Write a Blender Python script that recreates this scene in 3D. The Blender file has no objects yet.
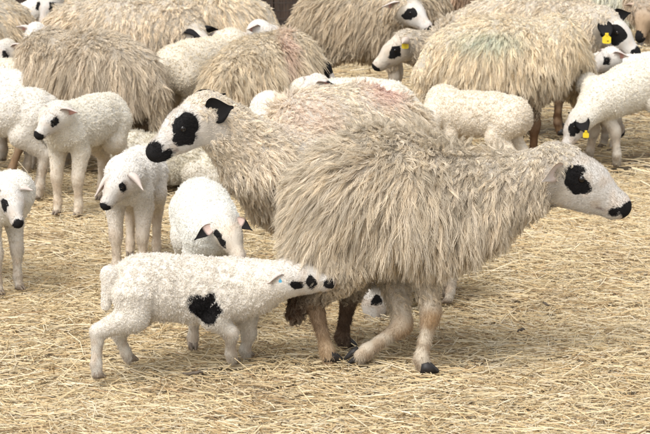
import bpy, math, random
import numpy as np
from mathutils import Vector, Matrix

# ------------------------------------------------------------------ camera, sky, sun, exposure
FPX, CX, CY = 2100.0, 325.0, 217.0          # focal length and centre in photograph pixels (650 x 434)
CAM_H, PITCH = 1.75, math.radians(12.2)
SUN_EL, SUN_AZ = math.radians(55), math.radians(238)   # azimuth of the sun, counted from +X towards +Y
EXPOSURE = 0.62

scn = bpy.context.scene
col = scn.collection
cd = bpy.data.cameras.new('camera')
cam = bpy.data.objects.new('camera', cd); col.objects.link(cam)
cd.sensor_width = 36.0; cd.lens = FPX / 650.0 * 36.0
cd.clip_start = 0.1; cd.clip_end = 2000.0
cd.dof.use_dof = True; cd.dof.focus_distance = 6.15; cd.dof.aperture_fstop = 16.0
cam.location = (0, 0, CAM_H)
cam.rotation_euler = (math.pi / 2 - PITCH, 0, 0)
scn.camera = cam

w = bpy.data.worlds.new('World'); scn.world = w; w.use_nodes = True
nt = w.node_tree; nt.nodes.clear()
sky = nt.nodes.new('ShaderNodeTexSky'); sky.sky_type = 'NISHITA'; sky.sun_disc = False
sky.sun_elevation = SUN_EL; sky.sun_rotation = math.pi / 2 - SUN_AZ
sky.air_density = 1.0; sky.dust_density = 4.0; sky.ozone_density = 1.0
hs = nt.nodes.new('ShaderNodeHueSaturation'); hs.inputs['Saturation'].default_value = 0.30
bg = nt.nodes.new('ShaderNodeBackground'); bg.inputs['Strength'].default_value = 0.15
wo = nt.nodes.new('ShaderNodeOutputWorld')
nt.links.new(sky.outputs[0], hs.inputs['Color']); nt.links.new(hs.outputs[0], bg.inputs['Color'])
nt.links.new(bg.outputs[0], wo.inputs['Surface'])

sd = bpy.data.lights.new('sun', 'SUN'); sun = bpy.data.objects.new('sun', sd); col.objects.link(sun)
sd.energy = 0.9; sd.angle = math.radians(30); sd.color = (1.0, 0.965, 0.92)
sdir = Vector((math.cos(SUN_EL) * math.cos(SUN_AZ), math.cos(SUN_EL) * math.sin(SUN_AZ), math.sin(SUN_EL)))
sun.rotation_euler = sdir.to_track_quat('Z', 'Y').to_euler(); sun.location = sdir * 20

vs = scn.view_settings
vs.view_transform = 'Standard'; vs.look = 'None'; vs.exposure = EXPOSURE; vs.gamma = 1.0; vs.use_curve_mapping = False
scn.render.engine = 'CYCLES'
scn.cycles.max_bounces = 8; scn.cycles.diffuse_bounces = 4; scn.cycles.transmission_bounces = 4
scn.cycles_curves.shape = 'RIBBONS'; scn.cycles_curves.subdivisions = 2

# ------------------------------------------------------------------ helpers
RNG = np.random.default_rng(11)
def ray(px, py):
    a, b = (px - CX) / FPX, (CY - py) / FPX
    c, s = math.cos(PITCH), math.sin(PITCH)
    return np.array((a, c + b * s, -s + b * c))
def W(px, py, Y):                    # point seen at a pixel, Y metres in front of the camera
    r = ray(px, py); t = Y / r[1]
    return np.array((0, 0, CAM_H)) + r * t
def G(px, py):                       # point of the ground seen at a pixel
    r = ray(px, py); t = -CAM_H / r[2]
    return np.array((0, 0, CAM_H)) + r * t
def XA(px, Y, z=0.45):               # x of a pixel column at distance Y, height z
    d = Y * math.cos(PITCH) + (CAM_H - z) * math.sin(PITCH)
    return (px - CX) / FPX * d
def lin(r, g, b):
    f = lambda c: (c / 255) / 12.92 if c / 255 <= 0.04045 else ((c / 255 + 0.055) / 1.055) ** 2.4
    return np.array((f(r), f(g), f(b)))
def nrm(v):
    v = np.asarray(v, float); return v / max(1e-9, np.linalg.norm(v))
def nrmr(v):
    return v / np.maximum(1e-9, np.linalg.norm(v, axis=-1, keepdims=True))

class Flow:
    """Smooth random vector field with a given wavelength."""
    def __init__(s, wl, rng, m=7):
        k = nrmr(rng.normal(0, 1, (3, m, 3))) * (2 * math.pi / wl) * (.6 + .8 * rng.random((3, m, 1)))
        s.k, s.p, s.m = k, rng.random((3, m)) * 6.283, m
    def __call__(s, P):
        return np.stack([np.sin(P @ s.k[a].T + s.p[a]).sum(1) for a in range(3)], 1) / math.sqrt(s.m / 2)

def mat_new(name):
    m = bpy.data.materials.new(name); m.use_nodes = True
    t = m.node_tree; b = t.nodes['Principled BSDF']
    return m, t, b
def N(t, kind, **kw):
    n = t.nodes.new(kind)
    for k, v in kw.items(): setattr(n, k, v)
    return n

def mesh_obj(name, verts, faces, mat, parent=None, smooth=True):
    me = bpy.data.meshes.new(name)
    me.from_pydata([tuple(map(float, v)) for v in verts], [], [tuple(map(int, f)) for f in faces])
    if smooth: me.polygons.foreach_set('use_smooth', [True] * len(me.polygons))
    me.materials.append(mat)
    o = bpy.data.objects.new(name, me); col.objects.link(o)
    if parent is not None: o.parent = parent
    return o
def mesh_np(name, V, F, mat, parent=None, smooth=True):   # fast path, all faces of the same size
    me = bpy.data.meshes.new(name); n = F.shape[1]
    me.vertices.add(len(V)); me.vertices.foreach_set('co', np.ascontiguousarray(V, np.float32).ravel())
    me.loops.add(F.size); me.loops.foreach_set('vertex_index', np.ascontiguousarray(F, np.int32).ravel())
    me.polygons.add(len(F))
    me.polygons.foreach_set('loop_start', np.arange(0, F.size, n, dtype=np.int32))
    me.polygons.foreach_set('loop_total', np.full(len(F), n, np.int32))
    me.polygons.foreach_set('use_smooth', np.full(len(F), smooth))
    me.update(calc_edges=True)
    me.materials.append(mat)
    o = bpy.data.objects.new(name, me); col.objects.link(o)
    if parent is not None: o.parent = parent
    return o
def set_color(me, name, C, domain='POINT'):
    a = me.attributes.new(name, 'FLOAT_COLOR', domain)
    C4 = np.ones((len(C), 4), np.float32); C4[:, :3] = C
    a.data.foreach_set('color', C4.ravel())
def set_float(me, name, A):
    a = me.attributes.new(name, 'FLOAT', 'POINT'); a.data.foreach_set('value', np.asarray(A, np.float32))
def tag(o, label=None, cat=None, group=None, kind=None):
    if label: o['label'] = label
    if cat: o['category'] = cat
    if group: o['group'] = group
    if kind: o['kind'] = kind
    return o

# ------------------------------------------------------------------ materials
def make_coat():
    m, t, b = mat_new('short_coat')
    at = N(t, 'ShaderNodeAttribute', attribute_name='Col')
    pt = N(t, 'ShaderNodeAttribute', attribute_name='patch')
    tc = N(t, 'ShaderNodeTexCoord')
    n1 = N(t, 'ShaderNodeTexNoise'); n1.inputs['Scale'].default_value = 120; n1.inputs['Detail'].default_value = 4
    t.links.new(tc.outputs['Object'], n1.inputs['Vector'])
    sub = N(t, 'ShaderNodeMath', operation='SUBTRACT'); t.links.new(n1.outputs[0], sub.inputs[0]); sub.inputs[1].default_value = 0.5
    mul = N(t, 'ShaderNodeMath', operation='MULTIPLY'); t.links.new(sub.outputs[0], mul.inputs[0]); mul.inputs[1].default_value = 0.012
    add = N(t, 'ShaderNodeMath', operation='ADD'); t.links.new(pt.outputs['Fac'], add.inputs[0]); t.links.new(mul.outputs[0], add.inputs[1])
    mr = N(t, 'ShaderNodeMapRange'); mr.inputs[1].default_value = -0.0015; mr.inputs[2].default_value = 0.0015
    t.links.new(add.outputs[0], mr.inputs[0])
    n2 = N(t, 'ShaderNodeTexNoise'); n2.inputs['Scale'].default_value = 18; n2.inputs['Detail'].default_value = 5
    t.links.new(tc.outputs['Object'], n2.inputs['Vector'])
    mv = N(t, 'ShaderNodeMapRange'); mv.inputs[3].default_value = 0.82; mv.inputs[4].default_value = 1.1
    t.links.new(n2.outputs[0], mv.inputs[0])
    vm = N(t, 'ShaderNodeVectorMath', operation='SCALE'); t.links.new(at.outputs['Color'], vm.inputs[0]); t.links.new(mv.outputs[0], vm.inputs['Scale'])
    mx = N(t, 'ShaderNodeMix', data_type='RGBA'); t.links.new(mr.outputs[0], mx.inputs[0])
    t.links.new(vm.outputs[0], mx.inputs[6]); mx.inputs[7].default_value = (0.012, 0.011, 0.011, 1)
    t.links.new(mx.outputs[2], b.inputs['Base Color'])
    b.inputs['Roughness'].default_value = 0.85; b.inputs['Specular IOR Level'].default_value = 0.2
    n3 = N(t, 'ShaderNodeTexNoise'); n3.inputs['Scale'].default_value = 420; n3.inputs['Detail'].default_value = 2
    t.links.new(tc.outputs['Object'], n3.inputs['Vector'])
    bp = N(t, 'ShaderNodeBump'); bp.inputs['Strength'].default_value = 0.35; bp.inputs['Distance'].default_value = 0.004
    t.links.new(n3.outputs[0], bp.inputs['Height']); t.links.new(bp.outputs[0], b.inputs['Normal'])
    return m
def make_fibre():
    m, t, b = mat_new('wool_fibre')
    at = N(t, 'ShaderNodeAttribute', attribute_name='Col')
    t.links.new(at.outputs['Color'], b.inputs['Base Color'])
    b.inputs['Roughness'].default_value = 0.7; b.inputs['Specular IOR Level'].default_value = 0.15
    tr = N(t, 'ShaderNodeBsdfTranslucent'); t.links.new(at.outputs['Color'], tr.inputs['Color'])
    ms = N(t, 'ShaderNodeMixShader'); ms.inputs[0].default_value = 0.25
    t.links.new(b.outputs[0], ms.inputs[1]); t.links.new(tr.outputs[0], ms.inputs[2])
    t.links.new(ms.outputs[0], t.nodes['Material Output'].inputs['Surface'])
    return m
def make_attr(name, rough=0.8, bump=0.0, scale=200, trans=0.0):
    m, t, b = mat_new(name)
    at = N(t, 'ShaderNodeAttribute', attribute_name='Col')
    t.links.new(at.outputs['Color'], b.inputs['Base Color'])
    b.inputs['Roughness'].default_value = rough; b.inputs['Specular IOR Level'].default_value = 0.25
    if bump:
        tc = N(t, 'ShaderNodeTexCoord'); n = N(t, 'ShaderNodeTexNoise'); n.inputs['Scale'].default_value = scale
        t.links.new(tc.outputs['Object'], n.inputs['Vector'])
        bp = N(t, 'ShaderNodeBump'); bp.inputs['Strength'].default_value = bump; bp.inputs['Distance'].default_value = 0.003
        t.links.new(n.outputs[0], bp.inputs['Height']); t.links.new(bp.outputs[0], b.inputs['Normal'])
    return m
def make_plain(name, c, rough, c2=None, scale=60, metal=0.0, bump=0.2, stretch=None):
    m, t, b = mat_new(name)
    tc = N(t, 'ShaderNodeTexCoord'); n = N(t, 'ShaderNodeTexNoise'); n.inputs['Scale'].default_value = scale; n.inputs['Detail'].default_value = 5
    if stretch:
        mp = N(t, 'ShaderNodeMapping'); mp.inputs['Scale'].default_value = stretch
        t.links.new(tc.outputs['Object'], mp.inputs[0]); t.links.new(mp.outputs[0], n.inputs['Vector'])
    else: t.links.new(tc.outputs['Object'], n.inputs['Vector'])
    r = N(t, 'ShaderNodeValToRGB'); r.color_ramp.elements[0].position = 0.3; r.color_ramp.elements[1].position = 0.7
    c2 = c2 if c2 is not None else [x * 0.7 for x in c]
    r.color_ramp.elements[0].color = (*c2, 1); r.color_ramp.elements[1].color = (*c, 1)
    t.links.new(n.outputs[0], r.inputs[0]); t.links.new(r.outputs[0], b.inputs['Base Color'])
    bp = N(t, 'ShaderNodeBump'); bp.inputs['Strength'].default_value = bump; bp.inputs['Distance'].default_value = 0.004
    t.links.new(n.outputs[0], bp.inputs['Height']); t.links.new(bp.outputs[0], b.inputs['Normal'])
    b.inputs['Roughness'].default_value = rough; b.inputs['Metallic'].default_value = metal
    return m
M_COAT, M_FIBRE = make_coat(), make_fibre()
M_EAR = make_attr('ear_skin', 0.85, 0.4, 400)
M_STRAW = make_attr('straw', 0.6, 0.0)
M_HOOF = make_plain('hoof_horn', (0.035, 0.03, 0.027), 0.55, (0.012, 0.011, 0.01), 90)
M_HOOF_PALE = make_plain('lamb_hoof_horn', (0.30, 0.24, 0.17), 0.6, (0.16, 0.12, 0.09), 90)
M_EYE = make_plain('eye', (0.012, 0.008, 0.006), 0.08, bump=0.0)
M_TAG_Y = make_plain('yellow_tag_plastic', (0.80, 0.62, 0.03), 0.4, (0.72, 0.52, 0.02), bump=0.05)
M_TAG_G = make_plain('green_tag_plastic', (0.10, 0.50, 0.22), 0.4, bump=0.05)
M_TAG_B = make_plain('blue_tag_plastic', (0.10, 0.42, 0.62), 0.4, bump=0.05)
M_TAG_R = make_plain('red_tag_plastic', (0.55, 0.06, 0.05), 0.4, bump=0.05)
M_PLANK = make_plain('weathered_plank', (0.085, 0.055, 0.038), 0.85, (0.025, 0.017, 0.012), 14, stretch=(6, 6, 0.5), bump=0.6)
M_STEEL = make_plain('galvanised_steel', (0.20, 0.20, 0.19), 0.5, (0.10, 0.09, 0.08), 30, metal=0.6)
M_RUST = make_plain('dark_rusty_wire', (0.06, 0.045, 0.035), 0.7, (0.025, 0.018, 0.014), 40)
M_DUNG = make_plain('dark_dry_wood', (0.16, 0.125, 0.09), 0.9, (0.06, 0.045, 0.032), 80, bump=0.8)

def ground_mat():
    m, t, b = mat_new('trodden_straw_ground')
    tc = N(t, 'ShaderNodeTexCoord')
    n1 = N(t, 'ShaderNodeTexNoise'); n1.inputs['Scale'].default_value = 3.0; n1.inputs['Detail'].default_value = 8; n1.inputs['Roughness'].default_value = 0.7
    n2 = N(t, 'ShaderNodeTexNoise'); n2.inputs['Scale'].default_value = 70.0; n2.inputs['Detail'].default_value = 6
    for n in (n1, n2): t.links.new(tc.outputs['Object'], n.inputs['Vector'])
    r1 = N(t, 'ShaderNodeValToRGB'); r1.color_ramp.elements[0].position = 0.3; r1.color_ramp.elements[1].position = 0.7
    r1.color_ramp.elements[0].color = (0.27, 0.21, 0.135, 1); r1.color_ramp.elements[1].color = (0.42, 0.34, 0.22, 1)
    t.links.new(n1.outputs[0], r1.inputs[0])
    mv = N(t, 'ShaderNodeMapRange'); mv.inputs[1].default_value = 0.3; mv.inputs[2].default_value = 0.7; mv.inputs[3].default_value = 0.55; mv.inputs[4].default_value = 1.3
    t.links.new(n2.outputs[0], mv.inputs[0])
    vm = N(t, 'ShaderNodeVectorMath', operation='SCALE'); t.links.new(r1.outputs[0], vm.inputs[0]); t.links.new(mv.outputs[0], vm.inputs['Scale'])
    t.links.new(vm.outputs[0], b.inputs['Base Color']); b.inputs['Roughness'].default_value = 0.95
    bp = N(t, 'ShaderNodeBump'); bp.inputs['Strength'].default_value = 0.8; bp.inputs['Distance'].default_value = 0.02
    t.links.new(n2.outputs[0], bp.inputs['Height']); t.links.new(bp.outputs[0], b.inputs['Normal'])
    return m
M_GROUND = ground_mat()

# ------------------------------------------------------------------ ground and straw
def hgt(x, y):
    return 0.010 * np.sin(x * 5.1 + 1.3 * np.sin(y * 2.3)) + 0.010 * np.sin(y * 4.3 + 1.7 * np.sin(x * 2.9)) - 0.030
def build_ground():
    n = 120
    u = np.linspace(-1, 1, n); xs = np.sign(u) * np.abs(u) ** 3 * 150; ys = np.sign(u) * np.abs(u) ** 3 * 150 + 8
    X, Y = np.meshgrid(xs, ys); Z = hgt(X, Y) * np.clip(1 - np.hypot(X, Y - 8) / 40, 0, 1) - 0.012
    V = np.stack([X.ravel(), Y.ravel(), Z.ravel()], 1)
    i = np.arange(n * n).reshape(n, n)
    F = np.stack([i[:-1, :-1].ravel(), i[:-1, 1:].ravel(), i[1:, 1:].ravel(), i[1:, :-1].ravel()], 1)
    o = mesh_np('ground', V, F, M_GROUND); tag(o, kind='structure')
build_ground()

def in_view(n, y0, y1, margin, rng, power=1.0):
    y = y0 + (y1 - y0) * rng.random(n) ** power
    half = 325.0 / FPX * (y + 0.3) + margin
    return (rng.random(n) * 2 - 1) * half, y
def straw_mesh(n, y0, y1, lmin, lmax, rmin, rmax, zmax, rng, power=1.0):
    x, y = in_view(n, y0, y1, 0.5, rng, power)
    L = lmin + (lmax - lmin) * rng.random(n) ** 1.8
    R = rmin + (rmax - rmin) * rng.random(n)
    # neighbouring straws lie somewhat alike
    az = 0.7 * np.sin(x * 3.1 + 2.0 * np.sin(y * 1.7)) + rng.normal(0, 0.9, n)
    az = np.where(rng.random(n) < 0.3, rng.random(n) * math.pi, az)
    el = rng.normal(0, 0.10, n); el = np.where(rng.random(n) < 0.03, rng.normal(0, 0.35, n), el)
    z = hgt(x, y) + zmax * rng.random(n) ** 1.3 + np.abs(np.sin(el)) * L * 0.35
    d = np.stack([np.cos(az) * np.cos(el), np.sin(az) * np.cos(el), np.sin(el)], 1)
    side = np.stack([-np.sin(az), np.cos(az), np.zeros(n)], 1); up = np.cross(d, side)
    c = np.stack([x, y, z], 1)
    bend = rng.normal(0, 0.07, n)[:, None] * L[:, None] * side + rng.normal(0, 0.03, n)[:, None] * L[:, None] * up
    P = [c - d * L[:, None] / 2, c + bend, c + d * L[:, None] / 2]
    V = np.empty((n, 9, 3))
    fl = 0.55 + 0.45 * rng.random(n)
    ph = -0.52 + rng.normal(0, .3, n)
    for k in range(3):
        for j in range(3):
            a = ph + j * 2.0944
            V[:, k * 3 + j] = P[k] + (np.cos(a) * R)[:, None] * side + (np.sin(a) * R * fl)[:, None] * up
    F = []
    for k in range(2):
        for j in range(2):
            F.append((k * 3 + j, k * 3 + (j + 1) % 3, k * 3 + 3 + (j + 1) % 3, k * 3 + 3 + j))
    F = (np.array(F)[None] + (np.arange(n) * 9)[:, None, None]).reshape(-1, 4)
    pal = np.array([lin(226, 211, 177), lin(219, 201, 162), lin(210, 188, 147), lin(234, 223, 197), lin(194, 169, 129), lin(162, 135, 101), lin(226, 214, 188)])
    ci = rng.choice(len(pal), n, p=[.25, .22, .17, .12, .11, .05, .08])
    C = pal[ci] * np.array((.93, .90, .845)) * (0.82 + 0.3 * rng.random((n, 1)))
    # trodden, damp patches are browner
    fl = Flow(.55, np.random.default_rng(8)); f2 = Flow(.16, np.random.default_rng(9))
    q = np.stack([x, y, np.zeros(n)], 1); wet = np.clip(fl(q)[:, 0] * .55 + f2(q)[:, 0] * .45 - .45, 0, 1)[:, None] * rng.random((n, 1))
    C = C * (1 - .75 * wet) + lin(140, 112, 78) * .75 * wet
    return V.reshape(-1, 3), F, np.repeat(C, 9, axis=0)
def build_straw():
    rng = np.random.default_rng(5)
    sets = [straw_mesh(68000, 5.0, 9.0, 0.022, 0.16, 0.0008, 0.0019, 0.030, rng),
            straw_mesh(80000, 5.0, 9.0, 0.010, 0.05, 0.0008, 0.0020, 0.030, rng),
            straw_mesh(34000, 9.0, 14.5, 0.03, 0.18, 0.0014, 0.0028, 0.034, rng)]
    off = 0; VV, FF, CC = [], [], []
    for V, F, C in sets:
        VV.append(V); FF.append(F + off); CC.append(C); off += len(V)
    o = mesh_np('straw_bedding', np.concatenate(VV), np.concatenate(FF), M_STRAW, smooth=False)
    set_color(o.data, 'Col', np.concatenate(CC))
    tag(o, 'loose pale golden straw strewn over the whole yard', 'straw', kind='stuff')
build_straw()

# ------------------------------------------------------------------ fence and shed wall behind the flock
def box(verts, faces, c, h):
    b = len(verts); cx, cy, cz = c; hx, hy, hz = h
    for sx, sy, sz in ((-1,-1,-1),(1,-1,-1),(1,1,-1),(-1,1,-1),(-1,-1,1),(1,-1,1),(1,1,1),(-1,1,1)):
        verts.append((cx + sx * hx, cy + sy * hy, cz + sz * hz))
    for f in ((0,3,2,1),(4,5,6,7),(0,1,5,4),(1,2,6,5),(2,3,7,6),(3,0,4,7)): faces.append([b + i for i in f])
def box_obj(name, c, h, mat, parent):
    v, f = [], []; box(v, f, c, h); return mesh_obj(name, v, f, mat, parent, smooth=False)
def build_back():
    rnd = random.Random(3)
    shed = bpy.data.objects.new('shed_wall', None); col.objects.link(shed); shed.location = (0, 14.6, 0)
    tag(shed, 'dark brown upright plank shed wall behind the wire fence', 'wall')
    v, f = [], []; box(v, f, (0, 0, 0), (0.078, 0.014, 1.3))
    me = bpy.data.meshes.new('plank'); me.from_pydata(v, [], f); me.materials.append(M_PLANK)
    for i in range(54):
        o = bpy.data.objects.new('plank', me); col.objects.link(o); o.parent = shed
        o.location = (-4.4 + i * 0.165, rnd.uniform(-0.012, 0.012), 1.26 + rnd.uniform(-0.01, 0.03)); o.rotation_euler = (0, rnd.uniform(-0.006, 0.006), rnd.uniform(-0.03, 0.03))
    box_obj('cross_rail', (0, 0.05, 0.5), (4.5, 0.03, 0.05), M_PLANK, shed)
    box_obj('cross_rail', (0, 0.05, 1.9), (4.5, 0.03, 0.05), M_PLANK, shed)
    box_obj('backing_board', (0, 0.10, 1.26), (4.5, 0.012, 1.3), M_PLANK, shed)
    fence = bpy.data.objects.new('wire_fence', None); col.objects.link(fence); fence.location = (0, 13.4, 0)
    tag(fence, 'dark welded wire mesh fence on grey steel posts behind the flock', 'fence')
    for i in range(6):
        x = -4.09 + i * 1.53
        v, f = [], []
        n = 12
        for k, z in enumerate((-0.2, 1.3)):
            for j in range(n):
                a = j * 2 * math.pi / n; v.append((x + 0.028 * math.cos(a), 0.03 * math.sin(a), z))
        for j in range(n): f.append((j, (j + 1) % n, n + (j + 1) % n, n + j))
        f.append(list(range(n, 2 * n)))
        mesh_obj('post', v, f, M_STEEL, fence)
    for z in (0.12, 0.66, 1.2): box_obj('rail', (0, 0.045, z), (4.2, 0.012, 0.014), M_RUST, fence)
    v, f = [], []
    x = -4.1
    while x < 4.1: box(v, f, (x, 0.026, 0.66), (0.0028, 0.0028, 0.58)); x += 0.05
    z = 0.1
    while z < 1.25: box(v, f, (0, 0.0195, z), (4.15, 0.0026, 0.0026)); z += 0.05
    tag(mesh_obj('wire_mesh', v, f, M_RUST, fence, smooth=False), kind='stuff')
build_back()

# ------------------------------------------------------------------ implicit bodies
class Prim:
    def __init__(s, a, b, ra, rb, wool=1.0, ln=1.0, c=None, k=0.03, sq=None):
        s.a, s.b, s.ra, s.rb = np.asarray(a, float), np.asarray(b, float), ra, rb
        s.wool, s.ln, s.c, s.k, s.sq = wool, ln, c, k, sq      # sq = (axis, factor): flatten along axis
    def dist(s, P):
        a, b = s.a, s.b
        Q = P - a
        if s.sq is not None:
            n, fct = s.sq
            Q = Q + (Q @ n)[..., None] * n * (1.0 / fct - 1.0)
        ba = b - a
        h = np.clip((Q @ ba) / max(1e-9, ba @ ba), 0, 1)
        d = np.linalg.norm(Q - h[..., None] * ba, axis=-1) - (s.ra + (s.rb - s.ra) * h)
        if s.sq is not None: d = d * (0.5 + 0.5 * s.sq[1])
        return d
def smin(a, b, k):
    h = np.clip(0.5 + 0.5 * (b - a) / k, 0, 1)
    return b + (a - b) * h - k * h * (1 - h)
def polygonise(prims, vox):
    lo = np.min([np.minimum(p.a - p.ra, p.b - p.rb) for p in prims], axis=0) - 3 * vox
    hi = np.max([np.maximum(p.a + p.ra, p.b + p.rb) for p in prims], axis=0) + 3 * vox
    dim = np.ceil((hi - lo) / vox).astype(int) + 1
    D = np.full(dim, 1.0, np.float32)
    for p in prims:
        mg = max(p.k, 0.02) + 0.02 + vox
        l = np.minimum(p.a - p.ra, p.b - p.rb) - mg; h = np.maximum(p.a + p.ra, p.b + p.rb) + mg
        i0 = np.maximum(0, np.floor((l - lo) / vox).astype(int)); i1 = np.minimum(dim, np.ceil((h - lo) / vox).astype(int) + 1)
        g = np.stack(np.meshgrid(*[lo[q] + vox * np.arange(i0[q], i1[q]) for q in range(3)], indexing='ij'), -1)
        sl = tuple(slice(i0[q], i1[q]) for q in range(3))
        D[sl] = smin(D[sl], p.dist(g), p.k)
    # naive surface nets
    S = D < 0
    c = [D[dx:dim[0]-1+dx, dy:dim[1]-1+dy, dz:dim[2]-1+dz] for dx in (0,1) for dy in (0,1) for dz in (0,1)]
    cs = np.stack([x < 0 for x in c]); mixed = cs.any(0) & ~cs.all(0)
    idx = np.full(mixed.shape, -1, np.int64); ijk = np.argwhere(mixed); idx[mixed] = np.arange(len(ijk))
    vals = np.stack([x[mixed] for x in c], 1)
    off = np.array([(dx, dy, dz) for dx in (0,1) for dy in (0,1) for dz in (0,1)], float)
    acc = np.zeros((len(ijk), 3)); cnt = np.zeros(len(ijk))
    for i in range(8):
        for j in range(i + 1, 8):
            if np.abs(off[i] - off[j]).sum() != 1: continue
            a, b = vals[:, i], vals[:, j]; x = (a < 0) != (b < 0)
            t = np.where(x, a / np.where(x, a - b, 1), 0)
            acc += np.where(x[:, None], off[i] + t[:, None] * (off[j] - off[i]), 0); cnt += x
    V = lo + vox * (ijk + acc / cnt[:, None])
    F = []
    for ax in range(3):
        o1, o2 = [(1, 2), (2, 0), (0, 1)][ax]
        sl0 = [slice(1, -1)] * 3; sl0[ax] = slice(0, -1); sl1 = list(sl0); sl1[ax] = slice(1, None)
        a, b = S[tuple(sl0)], S[tuple(sl1)]
        for flip in (0, 1):
            e = np.argwhere((a & ~b) if not flip else (~a & b))
            base = np.array([1, 1, 1]); base[ax] = 0; e = e + base
            u = np.zeros(3, int); u[o1] = 1; v = np.zeros(3, int); v[o2] = 1
            q = [idx[tuple((e - u - v).T)], idx[tuple((e - v).T)], idx[tuple(e.T)], idx[tuple((e - u).T)]]
            F.append(np.stack(q if not flip else q[::-1], 1))
    return V, np.concatenate(F)
def vnormals(V, F):
    n = np.cross(V[F[:, 2]] - V[F[:, 0]], V[F[:, 3]] - V[F[:, 1]])
    out = np.zeros_like(V)
    for i in range(4): np.add.at(out, F[:, i], n)
    return nrmr(out)

def hair_object(name, P, R, C, parent, origin):
    n, k = P.shape[:2]
    hc = bpy.data.hair_curves.new(name)
    hc.add_curves([k] * n)
    hc.attributes['position'].data.foreach_set('vector', np.ascontiguousarray(P - origin, np.float32).ravel())
    ra = hc.attributes.get('radius') or hc.attributes.new('radius', 'FLOAT', 'POINT')
    ra.data.foreach_set('value', np.ascontiguousarray(R, np.float32).ravel())
    a = hc.attributes.new('Col', 'FLOAT_COLOR', 'POINT')
    C4 = np.ones((n, k, 4), np.float32); C4[..., :3] = C
    a.data.foreach_set('color', C4.ravel())
    hc.materials.append(M_FIBRE)
    o = bpy.data.objects.new(name, hc); col.objects.link(o); o.parent = parent
    return o

def sample(V, F, nv, dens, attrs, n, rng):
    T = np.concatenate([F[:, [0, 1, 2]], F[:, [0, 2, 3]]])
    ar = np.linalg.norm(np.cross(V[T[:, 1]] - V[T[:, 0]], V[T[:, 2]] - V[T[:, 0]]), axis=1)
    wt = ar * dens[T].mean(1); tot = wt.sum()
    if tot <= 0: return None
    ti = T[rng.choice(len(T), n, p=wt / tot)]
    b = rng.random((n, 2)); fl = b.sum(1) > 1; b[fl] = 1 - b[fl]
    bc = np.stack([1 - b.sum(1), b[:, 0], b[:, 1]], 1)[..., None]
    return (V[ti] * bc).sum(1), nrmr((nv[ti] * bc).sum(1)), [((A[ti] if A.ndim > 1 else A[ti][..., None]) * bc).sum(1) for A in attrs]

def patch_val(P, patches):
    v = np.full(len(P), -1.0)
    for c, r, M in patches:
        q = (P - c) if M is None else (P - c) @ M
        v = np.maximum(v, r - np.linalg.norm(q, axis=1))
    if len(patches):
        rm = np.mean([r for _, r, _ in patches])
        q = P / rm
        v = v + rm * (.16 * np.sin(q[:, 0] * 2.3 + 1.7 * np.sin(q[:, 2] * 1.9)) + .14 * np.sin(q[:, 2] * 3.1 + 1.3 * np.sin(q[:, 0] * 2.7 + q[:, 1])) + .05 * np.sin(q[:, 0] * 6.1 + q[:, 2] * 5.3))
    return v

# ------------------------------------------------------------------ small parts
def ear_obj(base, tip, facing, width, c_out, c_in, c_tip, tipf, parent, origin, cupf=1.0):
    """Cupped leaf-shaped ear with thickness. facing: direction in which the hollow opens."""
    nl, nw = 10, 7
    d = np.asarray(tip) - base; L = np.linalg.norm(d); d = d / L
    fz = nrm(np.asarray(facing) - d * (np.asarray(facing) @ d)); sd_ = np.cross(d, fz)
    V, C = [], []
    for layer in (0, 1):
        for i in range(nl):
            t = i / (nl - 1); wd = width * max(.10, (0.50 + 0.55 * math.sin(math.pi * t ** .75)) * (1 - t ** 2.6))
            for j in range(nw):
                u = j / (nw - 1) * 2 - 1
                cup = (1 - u * u) * wd * (0.55 - 0.25 * t) * cupf
                p = base + d * (L * t) + sd_ * (u * wd * 0.5) - fz * cup - np.array((0, 0, 1)) * ((0.12 if cupf > .5 else .03) * L * t * t)
                if layer == 0: p = p - fz * 0.0035 * (1 - abs(u) ** 3)
                V.append(p - origin)
                c = np.array(c_out if layer == 0 else c_in)
                if t > tipf: c = np.array(c_tip)
                C.append(c)
    F = []
    k = nl * nw
    for i in range(nl - 1):
        for j in range(nw - 1):
            a = i * nw + j
            F.append((a, a + 1, a + nw + 1, a + nw)); F.append((k + a, k + a + nw, k + a + nw + 1, k + a + 1))
        F.append((i * nw, i * nw + nw, k + i * nw + nw, k + i * nw)); a = i * nw + nw - 1
        F.append((a, k + a, k + a + nw, a + nw))
    e = (nl - 1) * nw
    for j in range(nw - 1): F.append((e + j, e + j + 1, k + e + j + 1, k + e + j))
    o = mesh_obj('ear', V, F, M_EAR, parent); set_color(o.data, 'Col', np.array(C))
    return o
def sphere_obj(name, c, r, mat, parent, n=10):
    V, F = [(0, 0, r)], []
    for i in range(1, n):
        for j in range(n * 2):
            th, ph = math.pi * i / n, math.pi * j / n
            V.append((r * math.sin(th) * math.cos(ph), r * math.sin(th) * math.sin(ph), r * math.cos(th)))
    V.append((0, 0, -r)); m = n * 2
    for j in range(m): F.append((0, 1 + j, 1 + (j + 1) % m))
    for i in range(n - 2):
        for j in range(m): F.append((1 + i * m + j, 1 + (i + 1) * m + j, 1 + (i + 1) * m + (j + 1) % m, 1 + i * m + (j + 1) % m))
    for j in range(m): F.append((len(V) - 1, 1 + (n - 2) * m + (j + 1) % m, 1 + (n - 2) * m + j))
    V = [np.asarray(v) + c for v in V]
    return mesh_obj(name, V, F, mat, parent)
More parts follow.
